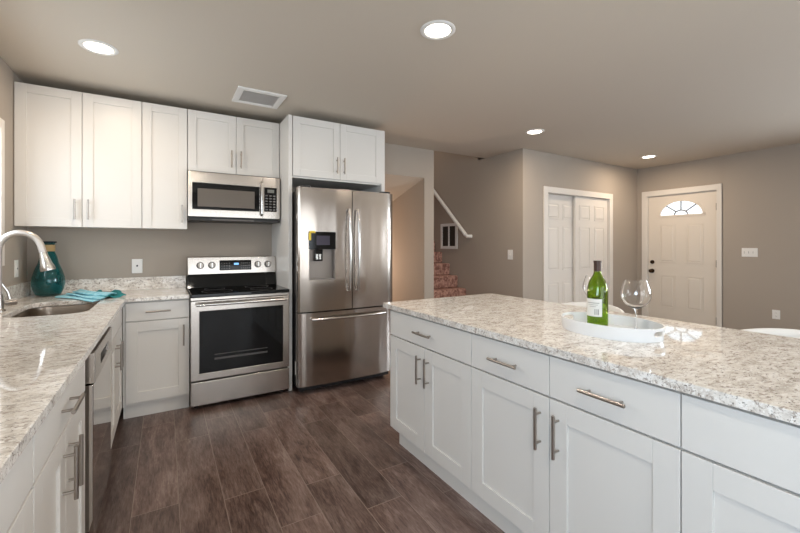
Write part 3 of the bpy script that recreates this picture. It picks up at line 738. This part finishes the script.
# ------------------------------------------------------------------ tray, bottle, glasses
tr = thing('serving_tray', 'white oval serving tray with handle cutouts on the island granite', 'tray', (1.719, 1.0155, ZT))
ta, tb, th = .158, .222, .056
def oval(s_, z, n=64): return [(ta*s_*math.cos(2*PI*k/n), tb*s_*math.sin(2*PI*k/n), z) for k in range(n)]
m = MB()
prof_ = [(.93, 0), (.965, .0), (1.0, th), (.965, th), (.93, .008)]
R = [[m.bm.verts.new(p) for p in oval(s_, z)] for s_, z in prof_]
n = 64
HOLES = set(list(range(13, 19)) + list(range(45, 51)))
for i in range(len(R)-1):
    for k in range(n): m.bm.faces.new((R[i][k], R[i][(k+1) % n], R[i+1][(k+1) % n], R[i+1][k]))
m.bm.faces.new(R[0]); m.bm.faces.new(R[-1])
tray = m.build('tray_body', CERAMIC, tr, .001)
cut = MB()
for s in (-1, 1):
    cut.prism([rrect(-.042, .042, .024, .044, .0098)], -.05, .05, Matrix.Translation((0, s*tb*.975, 0)) @ MXZ)
bmesh.ops.recalc_face_normals(cut.bm, faces=cut.bm.faces)
cm = bpy.data.meshes.new('cutter'); cut.bm.to_mesh(cm); cut.bm.free()
co = bpy.data.objects.new('cutter', cm); C.objects.link(co); co.parent = tr
bo = tray.modifiers.new('handles', 'BOOLEAN'); bo.object = co; bo.operation = 'DIFFERENCE'; bo.solver = 'EXACT'
bpy.context.view_layer.update()
dg = bpy.context.evaluated_depsgraph_get()
nm = bpy.data.meshes.new_from_object(tray.evaluated_get(dg))
tray.modifiers.clear(); tray.data = nm; bpy.data.objects.remove(co)

bt = thing('wine_bottle', 'green glass wine bottle with white label standing on the tray', 'bottle', (1.722, 1.072, ZT+.0085))
bp_ = [(0, .004), (.02, .0), (.040, .0), (.0445, .005), (.0445, .165), (.043, .185), (.036, .207), (.024, .228), (.0165, .245), (.0152, .26), (.0152, .296), (.0165, .297), (.0165, .303), (.0105, .303), (.0105, .26), (.0125, .245), (.02, .228), (.033, .205), (.0405, .184), (.0415, .165), (.0415, .01), (.036, .006), (0, .012)]
bp_ = [(r, z if z < .2 else z+.008) for r, z in bp_]
MB().lathe(bp_, 40).build('glass_body', GREENGL, bt)
def arcband(mb, r, a0, a1, z0, z1, n=24, t=.0005):
    def f(u, v): a = math.radians(a0+(a1-a0)*u); return (r*math.cos(a), r*math.sin(a), z0+(z1-z0)*v)
    return mb.grid(f, n, 1)
# camera lies towards (-.86,-.52); the label turns a little to its left
lb = arcband(MB(), .0449, 128, 236, .058, .138).build('label', PAPER, bt)
pr = MB()
for k, (a0, a1, z0, z1) in enumerate(((196, 201, .066, .092), (205, 208, .066, .092), (212, 219, .066, .092), (150, 222, .118, .121), (158, 214, .110, .112), (165, 205, .102, .104))):
    arcband(pr, .0451, a0, a1, z0, z1, 8)
pr.build('label_print', PRINT, lb)
MB().lathe([(.0156, .262), (.0160, .262), (.0160, .302), (.0172, .303), (.0172, .312), (.0, .3126), (0, .3116), (.0166, .3116)], 28).build('foil_capsule', FOIL, bt)

def wineglass(loc, label):
    r = thing('wine_glass', label, 'wine glass', loc, 0, 'balloon wine glasses')
    s = 1.0
    o = [(0, 0), (.036, 0), (.0365, .0015), (.02, .004), (.006, .009), (.0036, .02), (.0034, .06), (.0036, .085), (.006, .096), (.022, .103), (.045, .118), (.060, .14), (.0648, .160), (.0625, .182), (.055, .205), (.0475, .226)]
    i = [(.0463, .226), (.0538, .205), (.0613, .182), (.0636, .160), (.0588, .141), (.044, .1195), (.021, .1045), (0, .101)]
    MB().lathe([(r_*.94 if z > .1 else r_, z) for r_, z in o+i], 48).build('glass_body', CLEAR, r)
    return r
wineglass((1.812, .947, ZT+.0085), 'clear balloon wine glass on the tray right of the green bottle')
wineglass((2.0, 1.26, ZT+.0005), 'clear balloon wine glass half hidden behind the green bottle')

# ------------------------------------------------------------------ stools behind the island
def stool(loc, label):
    r = thing('counter_stool', label, 'stool', loc, 0, 'white tub stools behind the island')
    def f(u, v):
        a = -PI + 2*PI*u
        k = .5+.5*math.cos(a)                                # 1 at the back (+x)
        zt = .70 + .212*k**.5 if k > 0 else .70
        r_ = .16 + .09*min(1, v*1.6)**.5 + .012*v*k
        z = .64 + (zt-.64)*max(0, (v-.35)/.65)**1.15
        return (r_*1.0*math.cos(a), r_*1.06*math.sin(a), z)
    MB().grid(f, 64, 14).build('tub_back', PLASTIC, r, solid=.014)
    MB().lathe([(0, .625), (.15, .625), (.175, .64), (.16, .66), (0, .655)], 40).build('seat', PLASTIC, r)
    MB().cyl((0, 0, .02), (0, 0, .626), .026).build('column', CHROME, r)
    MB().lathe([(0, 0), (.2, 0), (.2, .008), (.05, .022), (.026, .03), (0, .03)], 40).build('base', CHROME, r)
stool((2.31, 1.585, 0), 'white rounded tub stool behind the island beyond the wine bottle')
stool((2.31, .555, 0), 'white rounded tub stool behind the island at the right picture edge')
